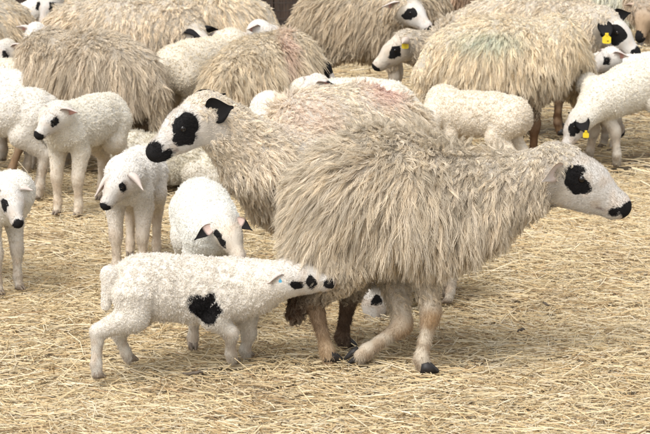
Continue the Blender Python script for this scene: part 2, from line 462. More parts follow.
def hoof_obj(p, fwd, up, size, parent, origin, mat):
    """Cloven hoof: two tapered claws side by side, toes forward."""
    fwd = nrm(fwd); up = nrm(np.asarray(up) - fwd * (np.asarray(up) @ fwd)); sd_ = np.cross(up, fwd)
    V, F = [], []
    for s in (-1, 1):
        b = len(V)
        prof = [(-0.55, 0.0, 0.36), (0.15, 0.0, 0.42), (0.8, 0.0, 0.20), (0.95, 0.12, 0.10)]
        top = [(-0.45, 0.75, 0.32), (0.05, 0.85, 0.34), (0.35, 0.66, 0.24), (0.82, 0.24, 0.10)]
        for row in (prof, top):
            for x, z, hw in row:
                cc = s * 0.27 * (1.0 if x < 0.5 else 0.8)
                for q in (-1, 1):
                    V.append(np.asarray(p) + (fwd * x + up * z + sd_ * (cc + q * hw * 0.62)) * size - origin)
        for i in range(3):
            l0, r0, l1, r1 = b + i * 2, b + i * 2 + 1, b + i * 2 + 2, b + i * 2 + 3
            F += [(l0, l1, r1, r0), (l0 + 8, r0 + 8, r1 + 8, l1 + 8), (l0, l0 + 8, l1 + 8, l1), (r0, r1, r1 + 8, r0 + 8)]
        F += [(b, b + 1, b + 9, b + 8), (b + 6, b + 14, b + 15, b + 7)]
    return mesh_obj('hoof', V, F, mat, parent)
def tag_obj(c, fwd, up, size, mat, parent, origin):
    """Ear tag: rounded plate with a narrower neck and a stud."""
    fwd = nrm(fwd); up = nrm(np.asarray(up) - fwd * (np.asarray(up) @ fwd)); sd_ = np.cross(up, fwd)
    out = [(-.5, -.5), (-.3, -.62), (.3, -.62), (.5, -.5), (.5, .1), (.2, .35), (.2, .62), (-.2, .62), (-.2, .35), (-.5, .1)]
    V, F = [], []
    for z in (-0.06, 0.06):
        for x, y in out: V.append(c + (sd_ * x + up * y + fwd * z) * size - origin)
    n = len(out); F.append(list(range(n))[::-1]); F.append(list(range(n, 2 * n)))
    for i in range(n): F.append((i, (i + 1) % n, n + (i + 1) % n, n + i))
    b = len(V)
    for z in (0.06, 0.16):
        for j in range(8):
            a = j * math.pi / 4; V.append(c + (sd_ * 0.14 * math.cos(a) + up * (0.45 + 0.14 * math.sin(a)) + fwd * z) * size - origin)
    for j in range(8): F.append((b + j, b + (j + 1) % 8, b + 8 + (j + 1) % 8, b + 8 + j))
    F.append([b + 8 + j for j in range(8)])
    return mesh_obj('ear_tag', V, F, mat, parent, smooth=False)

# ------------------------------------------------------------------ animals
WHITE = lin(214, 209, 201); CREAM = lin(210, 202, 188); TAN = lin(176, 142, 104); BROWN = lin(92, 66, 46); PINK = lin(226, 178, 164)
BLACK = np.array((0.012, 0.011, 0.011))
RAD = {'ewe': dict(rump=.150, loin=.180, mid=.188, chest=.165, neckb=.115, neckt=.082, hip=.100, stifle=.058, hock=.029, hfet=.0175, shoulder=.080, elbow=.040, knee=.0265, ffet=.0175, toe=.0225),
       'lamb': dict(rump=.080, loin=.086, mid=.086, chest=.080, neckb=.062, neckt=.046, hip=.060, stifle=.043, hock=.0225, hfet=.0142, shoulder=.046, elbow=.032, knee=.0222, ffet=.0142, toe=.0175)}
CAN = {'ewe': dict(rump=(-.185,0,.505), loin=(-.07,0,.50), mid=(.06,0,.485), chest=(.165,0,.49), neckb=(.27,0,.56),
                   hip=(-.18,.085,.45), stifle=(-.08,.115,.36), hock=(-.24,.09,.25), hfet=(-.195,.09,.075), hhoof=(-.17,.09,0),
                   shoulder=(.17,.09,.42), elbow=(.12,.10,.34), knee=(.145,.085,.205), ffet=(.14,.085,.07), fhoof=(.16,.085,0)),
       'lamb': dict(rump=(-.145,0,.335), loin=(-.05,0,.33), mid=(.05,0,.325), chest=(.145,0,.33), neckb=(.19,0,.365),
                   hip=(-.145,.045,.31), stifle=(-.10,.052,.245), hock=(-.185,.047,.17), hfet=(-.165,.047,.05), hhoof=(-.152,.047,0),
                   shoulder=(.14,.045,.30), elbow=(.12,.05,.24), knee=(.14,.045,.145), ffet=(.137,.045,.05), fhoof=(.148,.045,0))}

def animal(kind, label, base, heading, s=1.0, poll=None, muzzle=None, over=None, rscale=None, vox=None,
           wool=None, headL=None, patches=(), marks=(), legcol=None, legspots=(), ears='side', eartip=None, earc=None, tags=(),
           tail=True, fold=False, seed=1, headup=None, facec=None, eyes=True, headmul=1.0, body_patches=(), eyex=.42):
    rng = np.random.default_rng(seed)
    ewe = kind == 'ewe'
    base = np.array((base[0], base[1], 0.0))
    th = math.radians(heading); fw = np.array((math.cos(th), math.sin(th), 0)); lf = np.array((-fw[1], fw[0], 0)); up = np.array((0, 0, 1.0))
    loc = lambda q: base + (fw * q[0] + lf * q[1]) * s + up * q[2] * s
    J = {}
    for k, q in CAN[kind].items():
        if abs(q[1]) > 0: J[k + '_l'] = loc(q); J[k + '_r'] = loc((q[0], -q[1], q[2]))
        else: J[k] = loc(q)
    if fold:   # lying down: torso on the ground, legs tucked
        dz = (0.30 if ewe else 0.235) * s
        for k in J: J[k] = J[k] - up * dz
        for sd_, sg in (('l', 1), ('r', -1)):
            a = 1.0 if ewe else 0.55
            J['hip_' + sd_] = loc((-.28 * a, .10 * a * sg, .13 * a)); J['stifle_' + sd_] = loc((-.06 * a, .19 * a * sg, .10 * a)); J['hock_' + sd_] = loc((-.28 * a, .21 * a * sg, .05 * a))
            J['hfet_' + sd_] = loc((-.12 * a, .22 * a * sg, .035 * a)); J['hhoof_' + sd_] = loc((-.05 * a, .22 * a * sg, .02 * a))
            J['shoulder_' + sd_] = loc((.26 * a, .10 * a * sg, .16 * a)); J['elbow_' + sd_] = loc((.18 * a, .13 * a * sg, .07 * a)); J['knee_' + sd_] = loc((.36 * a, .12 * a * sg, .05 * a))
            J['ffet_' + sd_] = loc((.24 * a, .15 * a * sg, .035 * a)); J['fhoof_' + sd_] = loc((.18 * a, .16 * a * sg, .02 * a))
    L = (headL or (0.25 if ewe else 0.155)) * (s if headL is None else 1)
    J['poll'] = np.asarray(poll if poll is not None else loc((.46, 0, .66) if ewe else (.285, 0, .47)), float)
    J['muz'] = np.asarray(muzzle if muzzle is not None else J['poll'] + (fw * .85 - up * .5) * L, float)
    for k, v in (over or {}).items(): J[k] = np.asarray(v, float)
    R = {k: v * s for k, v in RAD[kind].items()}
    for k, v in (rscale or {}).items(): R[k] *= v
    # head frame
    hf = nrm(J['muz'] - J['poll']); L = max(L, np.linalg.norm(J['muz'] - J['poll'])) if headL is None else headL
    hu = np.asarray(headup, float) if headup is not None else up + fw * 0.0001
    if abs(hf @ nrm(hu)) > 0.97: hu = -fw if hf[2] < 0 else fw
    hs_ = nrm(np.cross(hu, hf)); hu = np.cross(hf, hs_)
    H = lambda x, y, z: J['poll'] + (hf * x + hs_ * y + hu * z) * L
    facec = WHITE if facec is None else facec
    woolc = wool['c']; legcol = CREAM if legcol is None else legcol
    P = []
    def cone(a, b, ra, rb, **kw): P.append(Prim(a, b, ra, rb, **kw))
    tor = ['rump', 'loin', 'mid', 'chest']
    sqt = (lf, 0.93)
    for a, b in zip(tor[:-1], tor[1:]): cone(J[a], J[b], R[a], R[b], wool=1, ln=1, c=woolc, k=0.05 * (1 if ewe else .6), sq=sqt)
    cone(J['chest'], J['neckb'], R['chest'] * .92, R['neckb'], wool=1, ln=.85, c=woolc, k=0.06 if ewe else .035)
    nt_ = J['poll'] + (hf * 0.02 - hu * 0.06) * L
    cone(J['neckb'], nt_, R['neckb'], R['neckt'], wool=1, ln=.72, c=woolc, k=0.05 if ewe else .03)
    # head
    f = 1.0 if ewe else 1.12
    f *= headmul
    hk = 0.022 if ewe else 0.014
    cone(H(.12, 0, .0), H(.46, 0, .01), .27 * f * L, .245 * f * L, wool=0, ln=0, c=facec, k=hk, sq=(hs_, .74 if ewe else .8))
    cone(H(.38, 0, .03), H(.86, 0, -.02), .215 * f * L, .125 * f * L, wool=0, ln=0, c=facec, k=hk, sq=(hs_, .80))
    cone(H(.22, 0, -.13 * f), H(.80, 0, -.10), .19 * f * L, .088 * f * L, wool=0, ln=0, c=facec, k=hk, sq=(hs_, .76))
    cone(H(.86, 0, -.045), H(.90, 0, -.04), .118 * f * L, .108 * f * L, wool=0, ln=0, c=facec, k=hk)
    for sg in (-1, 1):
        cone(H(.36, sg * .13 * f, .13), H(.46, sg * .12 * f, .12), .085 * f * L, .075 * f * L, wool=0, ln=0, c=facec, k=hk)
        cone(H(.96, sg * .045, -.005), H(.97, sg * .05, -.01), .036 * L, .030 * L, wool=0, ln=0, c=facec, k=0.006)
    # woolly crown
    cone(H(.0, 0, .10), H(.14, 0, .17), .17 * f * L, .13 * f * L, wool=1, ln=.3, c=woolc, k=hk)
    for sd_ in 'lr':
        g = lambda k: J[k + '_' + sd_]
        kk = 0.03 if ewe else 0.016
        cone(g('hip'), g('stifle'), R['hip'], R['stifle'], wool=1, ln=.8, c=woolc, k=kk, sq=(lf, .8))
        cone(g('stifle'), g('hock') , R['stifle'], R['hock'] * 1.0, wool=.75, ln=.35, c=woolc * .5 + legcol * .5, k=kk)
        cone(g('hock'), g('hock') * .35 + g('hfet') * .65, R['hock'], R['hfet'] * .95, wool=0, ln=0, c=legcol, k=kk * .5)
        cone(g('hock') * .35 + g('hfet') * .65, g('hfet'), R['hfet'] * .95, R['hfet'] * 1.15, wool=0, ln=0, c=legcol, k=kk * .4)
        ft = g('hfet') * .42 + g('hhoof') * .58
        cone(g('hfet'), ft, R['hfet'] * 1.1, R['toe'] * .88, wool=0, ln=0, c=legcol, k=kk * .4)
        cone(g('shoulder'), g('elbow'), R['shoulder'], R['elbow'], wool=1, ln=.8, c=woolc, k=kk, sq=(lf, .85))
        cone(g('elbow'), g('knee'), R['elbow'], R['knee'] * .95, wool=.5, ln=.3, c=woolc * .5 + legcol * .5, k=kk)
        cone(g('knee') + (g('elbow') - g('knee')) * .08, g('knee') + (g('ffet') - g('knee')) * .15, R['knee'] * 1.02, R['knee'] * .92, wool=0, ln=0, c=legcol, k=kk * .4)
        cone(g('knee'), g('knee') * .35 + g('ffet') * .65, R['knee'] * .9, R['ffet'] * .93, wool=0, ln=0, c=legcol, k=kk * .5)
        cone(g('knee') * .35 + g('ffet') * .65, g('ffet'), R['ffet'] * .93, R['ffet'] * 1.15, wool=0, ln=0, c=legcol, k=kk * .4)
        ft = g('ffet') * .42 + g('fhoof') * .58
        cone(g('ffet'), ft, R['ffet'] * 1.1, R['toe'] * .88, wool=0, ln=0, c=legcol, k=kk * .4)
    if tail:
        t0 = J['rump'] - fw * R['rump'] * .85 + up * R['rump'] * .35
        t1 = J.get('tail1', t0 - fw * .05 * s - up * (.10 if ewe else .06) * s); t2 = J.get('tail2', t1 + fw * .012 * s - up * (.15 if ewe else .10) * s)
        r0 = .04 * s if ewe else .022 * s
        tc_ = wool.get('tailc', woolc)
        cone(t0, t1, r0, r0 * .95, wool=1, ln=.5, c=woolc, k=.02); cone(t1, t2, r0 * .95, r0 * .6, wool=1, ln=.5, c=tc_, k=.015)
    vox = vox or (0.011 if ewe else 0.0075)
    V, F = polygonise(P, vox)
    nv = vnormals(V, F)
    D = np.stack([p.dist(V) for p in P], 1); D -= D.min(1, keepdims=True)
    wts = np.exp(-D / (0.012 if ewe else 0.007)); wts /= wts.sum(1, keepdims=True)
    a_w = wts @ np.array([p.wool for p in P]); a_l = wts @ np.array([p.ln for p in P]); a_c = wts @ np.array([p.c for p in P])
    flow_dirt = Flow(.05 if ewe else .04, rng)
    # pigment
    pts = []
    for (x, y, z, r, *sc) in patches:
        Mx = None
        if sc:
            B = np.stack([hf, hs_, hu], 1); Mx = B @ np.diag(1 / np.array(sc[0])) @ B.T
        pts.append((H(x, y, z), r * L, Mx))
    for c, r, scl in body_patches: pts.append((np.asarray(c), r, None if scl is None else np.diag(1 / np.array(scl))))
    def pigment(Q, C):
        C = C.copy()
        for c, r, cc, st in legspots:
            k = np.clip(1.3 - np.linalg.norm(Q - c, axis=1) / r, 0, 1)[:, None] * st; C = C * (1 - k) + np.asarray(cc) * k
        for sg in (-1, 1):      # line of the mouth
            a_, b_ = H(.98, sg * .05, -.095), H(.66, sg * .12, -.135); ab = b_ - a_
            tt_ = np.clip((Q - a_) @ ab / (ab @ ab), 0, 1); dm = np.linalg.norm(Q - a_ - tt_[:, None] * ab, axis=1)
            k = np.clip(1.6 - dm / (.016 * L), 0, 1)[:, None] * .6; C = C * (1 - k) + lin(110, 84, 72) * k
        # bare pink skin round the nostrils and lids
        k = np.clip(1.2 - np.linalg.norm(Q - H(.97, 0, -.03), axis=1) / (.12 * L), 0, 1)[:, None] * .5
        return C * (1 - k) + PINK * .85 * k
    dn_ = flow_dirt(V)
    legm = (np.clip(1 - a_w * 2, 0, 1) * np.clip((.33 if ewe else .22) * s - V[:, 2], 0, .05) / .05 * np.clip(dn_[:, 0] * .7 + .35, 0, 1))[:, None] * (.5 if ewe else .3)
    a_c = a_c * (1 - legm) + lin(150, 122, 90) * legm
    fm = (np.clip(1 - a_w * 2, 0, 1) * np.clip(dn_[:, 1] * .8 + .1, 0, 1))[:, None] * .28
    a_c = a_c * (1 - fm) + lin(206, 180, 150) * fm
    a_c = pigment(V, a_c); shaded_c = a_c * (1 - (.42 if ewe else .12) * np.clip((a_w - .4) / .4, 0, 1))[:, None]  # body colour darkened under the fleece, imitating shade between the locks
    root = bpy.data.objects.new('sheep' if ewe else 'lamb', None); col.objects.link(root); root.location = base
    tag(root, label, 'sheep' if ewe else 'lamb', 'ewes of the flock' if ewe else 'lambs of the flock')
    fl_attr = a_w.copy()
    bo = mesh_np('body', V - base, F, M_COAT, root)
    set_color(bo.data, 'Col', shaded_c); set_float(bo.data, 'patch', patch_val(V, pts)); set_float(bo.data, 'fleece', a_w)
    nearc = H(.3, 0, 0)
    hx = (V - J['poll']) @ hf / L; hz = (V - J['poll']) @ hu / L
    dseg = np.linalg.norm(V - J['poll'] - np.clip(hx, 0, 1)[:, None] * hf * L, axis=1) / L
    a_w = a_w * np.where((dseg < .36) & (hz > -.32), np.clip((np.where(hz > .10, .22, .02) - hx) / .06, 0, 1), 1)
    a_l = a_l * np.where((hx > -.35) & (np.linalg.norm(V - J['poll'], axis=1) < L * .8), .7, 1.0)
    flow_big, flow_mid, flow_curl = Flow(.45, rng), Flow(.10, rng), Flow(.026, rng)
    # ---- fleece: long locks over a dense short undercoat
    def fleece(wool):
        nst = wool['n']; per = wool.get('per', 24); nc = max(1, nst // per)
        kpts = wool.get('k', 7)
        dens = np.clip((a_w - .2) / .5, 0, 1)
        sp = sample(V, F, nv, dens, [a_l, a_c], nc, rng)
        Pc, Nc, (Lc, Cc) = sp; Lc = Lc[:, 0]
        Lk = wool['len'] * np.clip(Lc, .12, 1) * (0.65 + 0.6 * rng.random(nc))
        if ewe:
            latv = Pc - base; latv = (latv @ lf)[:, None] * lf
            g = np.array((0, 0, -1.0))
            jit = rng.normal(0, 1, (nc, 3)); sway = flow_big(Pc) * .16 + flow_mid(Pc) * .12
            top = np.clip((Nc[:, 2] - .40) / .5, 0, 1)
            ms_ = wool.get('messy', .35)
            Lk *= (1 - top * (.66 - .2 * ms_)) * (1 - .5 * np.clip(-Nc[:, 2] * 1.6 - .2, 0, 1))
            hem = wool.get('hem', .25 * s); Lk = np.minimum(Lk, np.maximum(.025, (Pc[:, 2] - hem) / .85)) if not fold else Lk
            d0 = Nc * .40 + g * .95 + nrmr(latv + 1e-6) * .18 * top[:, None] - fw * (wool.get('back', .30) + .35 * top[:, None]) + sway * (1 + 1.3 * ms_ * top[:, None]) + jit * (.07 + .18 * ms_ * top[:, None])
            dn = (d0 * Nc).sum(1); lift = .08 + .14 * rng.random(nc) + .10 * ms_ * top
            d0 = nrmr(d0 + Nc * np.maximum(0, lift - dn)[:, None])
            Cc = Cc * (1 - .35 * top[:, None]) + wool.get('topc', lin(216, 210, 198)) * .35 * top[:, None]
        else:
            jit = rng.normal(0, 1, (nc, 3))
            d0 = nrmr(Nc * .50 - fw * .22 - np.array((0, 0, .30)) + flow_curl(Pc) * .32 + jit * .12)
            dn = (d0 * Nc).sum(1); d0 = nrmr(d0 + Nc * np.maximum(0, .28 - dn)[:, None])
            Lk *= np.clip(1 + flow_curl(Pc)[:, 0] * .22, .45, 1.6)
        s1 = nrmr(np.cross(d0, Nc + rng.normal(0, .05, Nc.shape))); s2 = np.cross(d0, s1)
        ci = np.repeat(np.arange(nc), per)
        n = len(ci); rc = wool['clump'] * (0.7 + .6 * rng.random(nc))[ci]
        r_, a_ = np.sqrt(rng.random(n)) * rc, rng.random(n) * 6.283
        ta = nrmr(np.cross(Nc, np.array((.31, .57, .76)))); tb = np.cross(Nc, ta)
        off = (np.cos(a_) * r_)[:, None] * ta[ci] + (np.sin(a_) * r_)[:, None] * tb[ci]
        lens = Lk[ci] * (.75 + .4 * rng.random(n))
        t = np.linspace(0, 1, kpts)
        conv = wool.get('conv', .7)
        wav = wool.get('wave', .005); fr = wool.get('freq', 2.2)
        phc = rng.random(nc) * 6.283; fq = fr * (0.7 + .6 * rng.random(nc)); aw = wav * (.5 + rng.random(nc))
        curl = rng.normal(0, 1, (nc, 2)) * wool.get('curl', .12)
        root_p = Pc[ci] + off - Nc[ci] * np.minimum(.005, .10 * lens)[:, None]
        X = root_p[:, None] + d0[ci][:, None] * (lens[:, None] * t)[..., None]
        X -= off[:, None] * (conv * t ** 1.2)[None, :, None]
        X[..., 2] -= (wool.get('grav', .22) * (1 - np.clip(Nc[ci, 2] * 1.6, 0, 1)) * lens)[:, None] * t ** 2 * (1 if ewe else 0)
        sw = aw[ci][:, None] * np.sin(fq[ci][:, None] * t * 6.283 + phc[ci][:, None]) * (.3 + t)
        sw2 = aw[ci][:, None] * np.cos(fq[ci][:, None] * t * 6.283 + phc[ci][:, None]) * (.3 + t)
        lt = (Lk[ci][:, None] * t ** 2)
        X += s1[ci][:, None] * (sw + lt * curl[ci, 0][:, None])[..., None] + s2[ci][:, None] * (sw2 * .7 + lt * curl[ci, 1][:, None])[..., None]
        X += rng.normal(0, 1, (n, 1, 3)) * (lens * wool.get('stray', .05))[:, None, None] * (t ** 1.5)[None, :, None]
        X[..., 2] = np.maximum(X[..., 2], .012)
        cv = (wool.get('dark', .74) + wool.get('span', .42) * rng.random(nc))[ci] * (.9 + .2 * rng.random(n))
        warm = rng.random(nc)[ci][:, None]
        Cs = Cc[ci] * cv[:, None] * (1 + (np.array((.04, 0.0, -.09)) * warm) * wool.get('warm', 1))
        if 'tipc' in wool:
            CT = Cs[:, None] * (1 - .55 * t[None, :, None]) + (np.asarray(wool['tipc']) * cv[:, None])[:, None] * (.55 * t)[None, :, None]
        else: CT = np.repeat(Cs[:, None], kpts, 1)
        pv = patch_val(root_p, pts) + rng.normal(0, .003, n)
        CT[pv > 0] = BLACK * (1 + 1.5 * rng.random((int((pv > 0).sum()), 1, 1)))
        for c, r, cc, st in marks:
            k = (np.clip(1.25 - np.linalg.norm((root_p - c) / np.asarray(r), axis=1), 0, 1) * st * (.6 + .4 * rng.random(n)))[:, None, None]
            CT = CT * (1 - k) + np.asarray(cc) * k
        rr = wool['rad'] * (.7 + .6 * rng.random(n))
        Rr = rr[:, None] * (1 - .75 * t ** 2)[None]
        return X, Rr, CT
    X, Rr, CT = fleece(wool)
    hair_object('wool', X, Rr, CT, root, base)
    if not ewe:
        u = dict(wool); u.update(n=int(wool['n'] * .6), per=1, len=wool['len'] * .7, clump=.002, k=3, conv=0, curl=.2, wave=.001, stray=.3)
        X, Rr, CT = fleece(u)
        hair_object('undercoat', X, Rr, CT, root, base)
    if ewe:
        u = dict(wool); u.update(n=int(wool['n'] * .45), per=2, len=wool['len'] * .34, clump=.006, k=4, conv=.2, rad=wool['rad'] * 1.2, stray=.2, dark=.72, span=.3)
        u.pop('tipc', None)
        X, Rr, CT = fleece(u)
        hair_object('undercoat', X, Rr, CT, root, base)
    # ---- short hair on face and legs
    nf = wool.get('fuzz', 5000)
    if nf:
        dens = np.clip(1 - a_w * 1.1, 0, 1) * (a_w < .9)
        Pf, Nf, (Cf,) = sample(V, F, nv, dens, [a_c], nf, rng)
        dd = np.where((np.linalg.norm(Pf - nearc, axis=1) < L * .9)[:, None], -hf, np.array((0, 0, -1.0)))
        dd = nrmr(dd + Nf * .55 + rng.normal(0, .25, Pf.shape)); ln = wool.get('fuzzlen', .009 if ewe else .0065) * (.6 + .8 * rng.random(nf))
        tt = np.linspace(0, 1, 3)
        Xf = (Pf - Nf * .001)[:, None] + dd[:, None] * (ln[:, None] * tt)[..., None]
        Cf = pigment(Pf, Cf)
        Cf = Cf * (.80 + .38 * rng.random((nf, 1)))
        pv = patch_val(Pf, pts) + rng.normal(0, .0025, nf); Cf[pv > 0] = BLACK * (1 + 2 * rng.random((int((pv > 0).sum()), 1)))
        hair_object('short_hair', Xf, (wool['rad'] * .7 * np.ones((nf, 1))) * (1 - .7 * tt)[None], np.repeat(Cf[:, None], 3, 1), root, base)
    # ---- ears, eyes, hooves, tags
    earc = earc or {}
    ec_o = earc.get('out', facec * .5 + lin(206, 184, 170) * .5); ec_i = earc.get('in', lin(206, 160, 148)); ec_t = earc.get('tip', ec_o); tf = earc.get('tipf', .6)
    el = (.50 if ewe else .52) * L * earc.get('len', 1); ew_ = earc.get('w', 1)
    for sg in (1, -1):
        b_ = H(.10, sg * (.25 if 'face' in earc else .20), .10)
        key = 'l' if sg > 0 else 'r'
        if eartip and key in eartip: tip = np.asarray(eartip[key], float)
        else: tip = b_ + nrm(hs_ * sg * 1.0 - hf * .42 + hu * (-.12 if ewe else -.05)) * el
        tip = b_ + nrm(tip - b_) * np.clip(np.linalg.norm(tip - b_), el * .7, el * 1.35)
        eo = ear_obj(b_, tip, np.asarray(earc['face'], float) if 'face' in earc else hf * .75 - up * .35 + hs_ * sg * .2, .23 * L * (1 if ewe else 1.35) * ew_, ec_o, ec_i, ec_t, tf, root, base, .3 if 'face' in earc else 1.0)
        J['ear_' + key] = (b_, tip, eo)
        if eyes:
            ys = np.linspace(.05, .4, 60); Q = np.array([H(eyex, sg * y, .085) for y in ys])
            dq = np.min([p.dist(Q) for p in P[5:]], axis=0); yy = ys[np.argmax(dq > 0)] if (dq > 0).any() else .2
            ec = H(eyex, sg * (yy - .012), .085)
            sphere_obj('eye', ec - base, .048 * L, M_EYE, root, 8)
    for k in ('hhoof', 'fhoof'):
        for sd_ in 'lr':
            p = J[k + '_' + sd_]; fet = J[('hfet_' if k[0] == 'h' else 'ffet_') + sd_]
            tilt = nrm(fet - p); fdir = J.get(k + '_dir_' + sd_, fw)
            upv = up if k + '_dir_' + sd_ not in J else tilt
            hoof_obj(p + up * (.012 if ewe else .004), fdir, upv, R['toe'] * (1.65 if ewe else 1.45), root, base, M_HOOF if ewe else M_HOOF_PALE)
    for key, frac, mat, size in tags:
        b_, tip, eo = J['ear_' + key]
        c = b_ + (tip - b_) * frac - up * size * .45 + nrm(np.array((0, 0, CAM_H)) - b_) * .03
        tag_obj(c, nrm(np.array((-c[0], -c[1], .4))), up, size, mat, eo, base)
    return J

# fleece presets
def ewe_wool(n=20000, c=lin(205, 190, 162), tip=None, rad=.0010, ln=.075, **kw):
    d = dict(n=n, c=c, len=ln, rad=rad, per=7, clump=.0078, k=7, wave=.0032, freq=1.5, fuzz=3000, conv=.80, dark=.72, span=.50, stray=.03, curl=.09)
    if tip is not None: d['tipc'] = tip
    d.update(kw); return d
def lamb_wool(n=16000, c=lin(238, 233, 224), rad=.0008, ln=.0066, **kw):
    d = dict(n=n, c=c, len=ln, rad=rad, per=3, clump=.003, k=5, wave=.0016, freq=.9, fuzz=13000, conv=.5, curl=.45, dark=.96, span=.10, warm=.25, stray=.06)
    d.update(kw); return d
EYE = lambda r=.17, x=.42, z=.07: [(x, .2, z, r), (x, -.2, z, r)]
NOSE = lambda r=.15: [(.98, 0, -.04, r)]

# ---- the ewe walking to the right in front
yA = 6.05
A = animal('ewe', 'shaggy grey-cream ewe walking right in front, black eye patch, nursing a lamb', (W(385, 366, yA)[0], yA), 0, 1.0,
    poll=W(551, 168, yA), muzzle=W(627, 207, yA - .02), headL=.258,
    over=dict(rump=W(344, 196, yA), loin=W(366, 192, yA), mid=W(405, 195, yA), chest=W(445, 202, yA), neckb=W(485, 196, yA),
              hip_r=W(325, 232, 5.97), stifle_r=W(345, 265, 5.95), hock_r=W(313, 297, 5.99), hfet_r=W(327, 350, 5.99), hhoof_r=G(331, 367) + np.array((0, 0, .008)),
              hip_l=W(330, 230, 6.13), stifle_l=W(362, 255, 6.15), hock_l=W(350, 292, 6.15), hfet_l=W(342, 336, 6.16), hhoof_l=G(346, 350),
              shoulder_r=W(435, 232, 5.97), elbow_r=W(427, 268, 5.96), knee_r=W(431, 312, 5.94), ffet_r=W(421, 358, 5.91), fhoof_r=G(427, 376),
              shoulder_l=W(425, 235, 6.10), elbow_l=W(395, 272, 6.10), knee_l=W(403, 325, 6.02), ffet_l=W(367, 350, 5.98), fhoof_l=W(355, 359, 5.97), fhoof_dir_l=np.array((-.8, 0, -.6)),
              tail1=W(304, 276, 6.03), tail2=W(297, 310, 6.0)),
    rscale=dict(rump=.97, loin=.94, mid=.92, chest=.90, neckb=.94, neckt=.97, hip=.85),
    wool=ewe_wool(123420, lin(220, 210, 195), lin(229, 216, 191), rad=.00078, ln=.115, clump=.0082, per=9, k=10, fuzz=34000, freq=1.5, wave=.0042, conv=.86, stray=.022, curl=.10, hem=.295, messy=.9, tailc=lin(76, 50, 32), dark=.68, span=.56),
    patches=[(.31, -.22, .03, .135, (1.35, 1, .9)), (.26, -.22, .12, .10), (.42, -.22, .0, .09), (.32, .2, .06, .17), (.99, 0, -.03, .14, (.8, 1.2, 1)), (.86, -.1, -.1, .07), (.86, .1, -.1, .07)],
    eartip={'r': W(537, 184, yA - .15)}, earc=dict(len=.55, w=1.0, face=(.2, -1, -.3), out=lin(212, 202, 192), **{'in': lin(212, 196, 186)}), headmul=1.12, eyex=.34, vox=.0075, seed=21, legcol=lin(200, 188, 168),
    marks=[(W(297, 303, 6.0), (.10, .2, .085), lin(72, 48, 32), .95)], legspots=[(W(318, 315, 5.99), .11, lin(146, 122, 96), .8), (W(328, 352, 5.99), .06, lin(196, 170, 136), .7), (W(346, 320, 6.15), .13, lin(98, 78, 62), .95),
              (W(433, 318, 5.92), .035, lin(170, 138, 98), .7), (W(404, 328, 6.02), .04, lin(170, 138, 98), .7)])

# ---- suckling lamb
yB = 6.0
animal('lamb', 'white lamb with black side spot suckling under the front ewe', (W(170, 370, yB)[0], yB), 6, 1.0,
    poll=W(284, 276, 5.92), muzzle=W(333, 281, 5.88), headL=.150, headup=(-.25, -.35, 1),
    over=dict(rump=W(141, 283, 5.96), loin=W(160, 287, 5.98), mid=W(195, 290, 6.0), chest=W(232, 289, 6.02), neckb=W(255, 287, 6.0),
              hip_r=W(133, 296, 5.90), stifle_r=W(133, 317, 5.89), hock_r=W(98, 331, 5.88), hfet_r=W(96, 364, 5.87), hhoof_r=G(98, 379),
              hip_l=W(137, 298, 6.01), stifle_l=W(140, 312, 6.03), hock_l=W(118, 332, 6.03), hfet_l=W(126, 352, 6.04), hhoof_l=G(131, 362),
              shoulder_r=W(222, 302, 5.96), elbow_r=W(212, 318, 5.95), knee_r=W(231, 332, 5.97), ffet_r=W(231, 352, 6.0), fhoof_r=G(233, 363),
              shoulder_l=W(240, 300, 6.06), elbow_l=W(246, 316, 6.08), knee_l=W(249, 333, 6.08), ffet_l=W(245, 349, 6.08), fhoof_l=G(247, 357),
              tail1=W(109, 274, 5.92), tail2=W(106, 306, 5.91)),
    rscale=dict(rump=1.02, loin=1.05, mid=1.05, chest=1.10, neckb=1.15, neckt=1.2, hip=1.0), headmul=1.12,
    wool=lamb_wool(78000, rad=.00075, ln=.0070, fuzz=18000, per=3),
    patches=[(.30, -.25, .0, .12, (1.2, 1, .8)), (.62, -.2, .05, .13, (.75, 1, 1.3)), (.95, -.08, -.02, .10)], body_patches=[(W(207, 313, 5.90), .044, None), (W(198, 307, 5.90), .034, None), (W(211, 305, 5.90), .032, None)],
    legcol=lin(214, 208, 196), vox=.006, seed=5, eartip={'r': W(272, 281, 5.87), 'l': W(276, 258, 6.05)}, tags=[('r', .3, M_TAG_B, .009)])

# ---- second ewe, facing left behind the first
animal('ewe', 'cream ewe facing left with big black eye patch, black ear and pink-stained back', (XA(335, 7.05), 7.05), 198, 1.0,
    poll=W(209, 112, 6.72), muzzle=W(150, 153, 6.62), headL=.25,
    over=dict(neckb=W(262, 160, 6.80), chest=W(296, 180, 6.88)),
    rscale=dict(neckb=1.0, neckt=.95, rump=.94, loin=.93, mid=.94),
    wool=ewe_wool(86020, lin(241, 230, 214), lin(237, 226, 204), rad=.0009, ln=.075, fuzz=24000, k=8, clump=.008),
    patches=[(.47, .2, .03, .19), (.42, .2, .13, .15), (.55, .2, .0, .14), (.47, -.2, .03, .2), (.99, 0, -.08, .15), (.93, .04, -.02, .13), (.82, .10, -.12, .09), (.58, .16, -.27, .06), (.97, 0, .04, .1)], eyex=.47,
    earc=dict(out=BLACK, **{'in': BLACK}, tip=BLACK, w=1.6, len=1.1, face=(-.3, -1, -.2)), eartip={'l': W(226, 108, 6.62), 'r': W(226, 93, 6.85)},
    marks=[(W(305, 112, 6.85), (.12, .2, .08), lin(230, 200, 190), .4), (W(388, 88, 7.1), (.10, .25, .05), lin(226, 160, 156), .45)], vox=.0085, seed=22)

